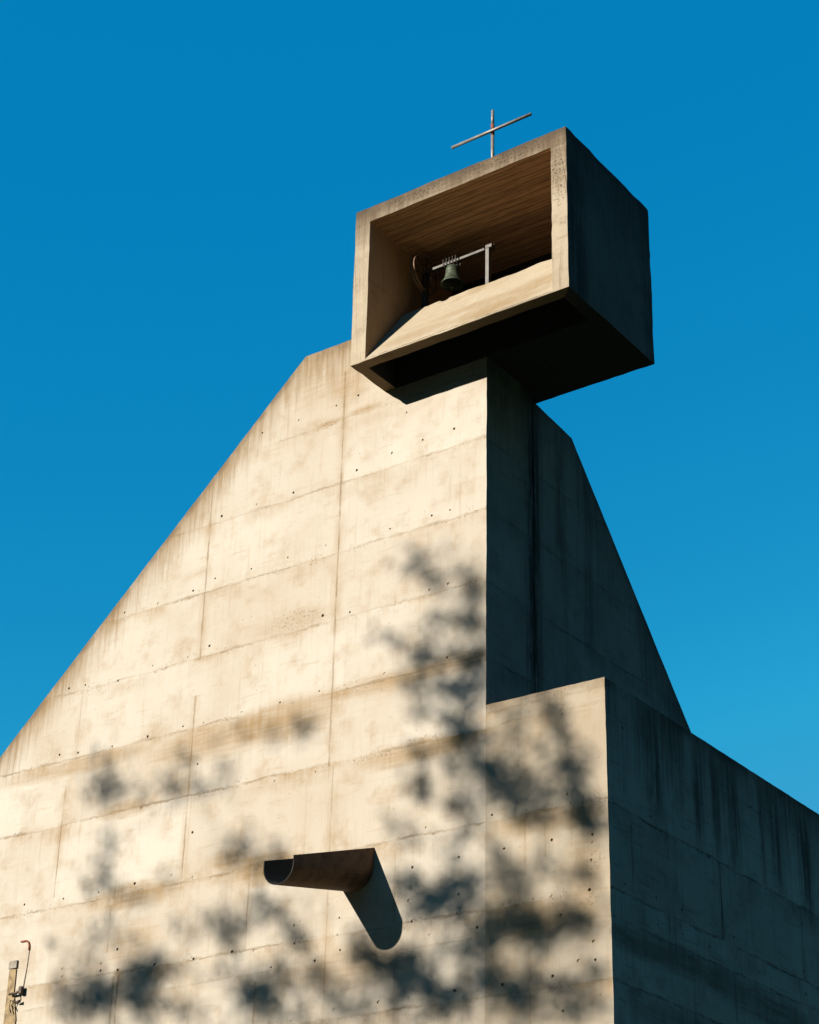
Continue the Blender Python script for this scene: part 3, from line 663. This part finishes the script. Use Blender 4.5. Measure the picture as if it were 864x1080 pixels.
def shade_tree():
    TD = 31.5
    per = SUN / SUN.y                                    # displacement per metre of y
    clumps = []; sprays = []
    for X, Z, rx, rz, d in BLOBS:
        if X > -22: d *= 1.3
        if X < -23 and Z > 11.95: d *= .42; rx *= 1.1; rz *= 1.1
        y = TD + rnd.uniform(-2.2, 2.2)
        c = Vector((X, 0, Z)) - per * y
        clumps.append((c, rx * 1.25, rz * 1.25, d))
        for _ in range(3):                                 # looser sprays of leaves round each dense clump
            o = Vector((rnd.gauss(0, rx * .9 + .12), rnd.uniform(-1, 1), rnd.gauss(0, rz * .9 + .12)))
            r = rnd.uniform(.12, .26); sprays.append((c + o, r * 1.2, r, .5 * min(1, d)))
    # lower and left part of the crown, which shades what lies below and beside the picture
    for i in range(90):
        X, Z = rnd.uniform(-38.5, -17.0), rnd.uniform(3.5, 9.3)
        y = TD + rnd.uniform(-3, 3)
        clumps.append((Vector((X, 0, Z)) - per * y, rnd.uniform(.4, .9), rnd.uniform(.3, .6), rnd.uniform(.5, 1.0)))
    for x0, x1, z0, z1, k in ((-25.6, -17.2, 9.4, 11.1, 40), (-31.2, -28.0, 9.4, 11.6, 12), (-22.0, -17.3, 11.0, 14.5, 26), (-30.8, -24.0, 15.2, 16.7, 16), (-30.8, -23.5, 12.0, 14.0, 16), (-21.5, -19.9, 14.5, 18.6, 12)):
        for _ in range(k):                                 # thin veils of foliage between the clumps
            r = rnd.uniform(.14, .34)
            sprays.append((Vector((rnd.uniform(x0, x1), 0, rnd.uniform(z0, z1))) - per * (TD + rnd.uniform(-2, 2)), r * 1.3, r, rnd.uniform(.15, .45)))
    nmain = len(BLOBS)
    tree = thing('leafy_tree', 'tall leafy tree behind the camera that throws dappled shade on the concrete wall', 'tree', (-41.0, -31.0, 0.0))
    bm = bmesh.new()
    for c, rx, rz, d in clumps + sprays:
        n = int(d * rx * rz * math.pi * 270 + 3)
        for _ in range(n):
            r = math.sqrt(rnd.random()) * rnd.choice((1, 1, .7)); a = rnd.random() * 6.2832
            p = c + Vector((rx * r * math.cos(a), rnd.gauss(0, .35), rz * r * math.sin(a)))
            s = rnd.uniform(.05, .10)
            d1 = Vector((rnd.gauss(0, 1), rnd.gauss(0, 1), rnd.gauss(0, 1))).normalized()
            u, v = frame_of(d1)
            u *= s; v *= s * 0.6
            bm.faces.new([bm.verts.new(p + q) for q in (-u, -u*.2 - v, u*.6 - v*.7, u, u*.6 + v*.7, -u*.2 + v)])
    link('crown', bm, M_LEAF, tree)
    bm = bmesh.new()
    base = Vector((-41.0, -31.0, 0.0))
    tr = [base, base + Vector((.1, .1, 4)), base + Vector((-.1, .2, 9)), base + Vector((.3, 0, 14)), base + Vector((.2, 0, 17))]
    tube(bm, [tr[0] - Vector((0, 0, .3))] + tr[1:], [.52, .42, .36, .28, .20], 14)
    link('trunk', bm, M_BARK, tree, True)
    # limbs: from the trunk out to groups of clumps
    bm = bmesh.new()
    for gi in range(14):
        k = [c for c in clumps if rnd.random() < .12]
        cen = rnd.choice(clumps)[0]
        st = tr[2].lerp(tr[4], rnd.random())
        low = min(cen.z - .4, 19.5 + rnd.uniform(-.6, .4))
        midp = Vector((st.x + (cen.x - st.x) * .55, st.y + (cen.y - st.y) * .6, low - .6)); m2 = Vector((cen.x - (cen.x - st.x) * .12, cen.y, low + (cen.z - low) * .35))
        tube(bm, [st, midp, m2, cen], [.09, .05, .02, .012], 7)
        near = sorted(clumps, key=lambda q: (q[0] - cen).length)[1:7]
        for q in near:
            tube(bm, [cen, cen.lerp(q[0], .5) + Vector((rnd.uniform(-.1, .1), 0, rnd.uniform(0, .2))), q[0]], [.015, .012, .008], 5)
    # twigs that join neighbouring clumps (a spanning tree over the visible part of the crown)
    pts = [c[0] for c in clumps[:nmain]]
    done = [0]; left = list(range(1, nmain))
    while left:
        i, j = min(((a, b) for a in done for b in left), key=lambda q: (pts[q[0]] - pts[q[1]]).length_squared)
        a, b = pts[i], pts[j]
        if (a - b).length < 4.5:
            sag = Vector((rnd.gauss(0, .12), rnd.gauss(0, .1), rnd.gauss(0, .12)))
            r = rnd.uniform(.018, .040) * (.6 if a.x < -36.5 else 1)
            tube(bm, [a, a.lerp(b, .35) + sag, a.lerp(b, .7) + sag * .6, b], [r, r * .9, r * .75, r * .6], 6)
            for _ in range(3):
                p = a.lerp(b, rnd.random()) + sag * .5
                e = p + Vector((rnd.gauss(0, .3), rnd.gauss(0, .3), rnd.gauss(0, .3)))
                tube(bm, [p, p.lerp(e, .5) + Vector((0, 0, .05)), e], [.012, .009, .005], 5)
        left.remove(j); done.append(j)
    link('branches', bm, M_BARK, tree, True)
shade_tree()

# ------------------------------------------------------------------ camera
cam = bpy.data.cameras.new('camera'); co = bpy.data.objects.new('camera', cam); COL.objects.link(co)
right = Vector((0.8150904, 0.5789509, 0.0210592)); down = Vector((-0.2507454, 0.3853211, -0.8880622)); fwd = Vector((-0.5222589, 0.7185705, 0.4592408))
M = Matrix((right, -down, -fwd)).transposed().to_4x4()
M.translation = Vector((0.0, -30.0, 1.6))
co.matrix_world = M
cam.sensor_fit = 'VERTICAL'; cam.sensor_height = 24.0; cam.lens = 24.0 * 2022.145 / 1080.0
cam.clip_start = 0.1; cam.clip_end = 10000
SC.camera = co

# ------------------------------------------------------------------ light
sd = bpy.data.lights.new('sun', 'SUN'); so = bpy.data.objects.new('sun', sd); COL.objects.link(so)
sd.energy = 5.0; sd.angle = math.radians(0.6); sd.color = (1.0, 0.93, 0.82)
so.rotation_euler = SUN.to_track_quat('-Z', 'Y').to_euler(); so.location = (-60, -60, 60)
W = bpy.data.worlds.new('World'); SC.world = W; W.use_nodes = True
t = W.node_tree; t.nodes.clear()
sky = t.nodes.new('ShaderNodeTexSky'); sky.sky_type = 'NISHITA'; sky.sun_disc = False
sky.sun_elevation = ELEV
toward = -SUN
sky.sun_rotation = math.atan2(toward.x, toward.y)
sky.air_density = 1.0; sky.dust_density = 0.2; sky.ozone_density = 4.0; sky.altitude = 600
bg = t.nodes.new('ShaderNodeBackground'); bg.inputs[1].default_value = 0.0785
ow = t.nodes.new('ShaderNodeOutputWorld')
sep = t.nodes.new('ShaderNodeSeparateColor'); comb = t.nodes.new('ShaderNodeCombineColor')
t.links.new(sky.outputs[0], sep.inputs[0])
for i, (gain, power, base) in enumerate(((0.105, 4.0, 0.0), (0.108, 3.0, 0.893), (0.0165, 3.0, 2.2))):   # the film's deep cyan-blue rendering of the clear sky
    p = t.nodes.new('ShaderNodeMath'); p.operation = 'POWER'; p.inputs[1].default_value = power
    q = t.nodes.new('ShaderNodeMath'); q.operation = 'MULTIPLY_ADD'; q.inputs[1].default_value = gain; q.inputs[2].default_value = base
    k = t.nodes.new('ShaderNodeMath'); k.operation = 'MINIMUM'; k.inputs[1].default_value = (0.22, 1.72, 3.05)[i]
    t.links.new(sep.outputs[i], p.inputs[0]); t.links.new(p.outputs[0], q.inputs[0]); t.links.new(q.outputs[0], k.inputs[0]); t.links.new(k.outputs[0], comb.inputs[i])
t.links.new(comb.outputs[0], bg.inputs[0]); t.links.new(bg.outputs[0], ow.inputs[0])
SC.view_settings.view_transform = 'Standard'; SC.view_settings.look = 'None'
SC.view_settings.exposure = 1.42; SC.view_settings.gamma = 1.0
SC.cycles.max_bounces = 8; SC.cycles.diffuse_bounces = 5; SC.cycles.use_denoising = True
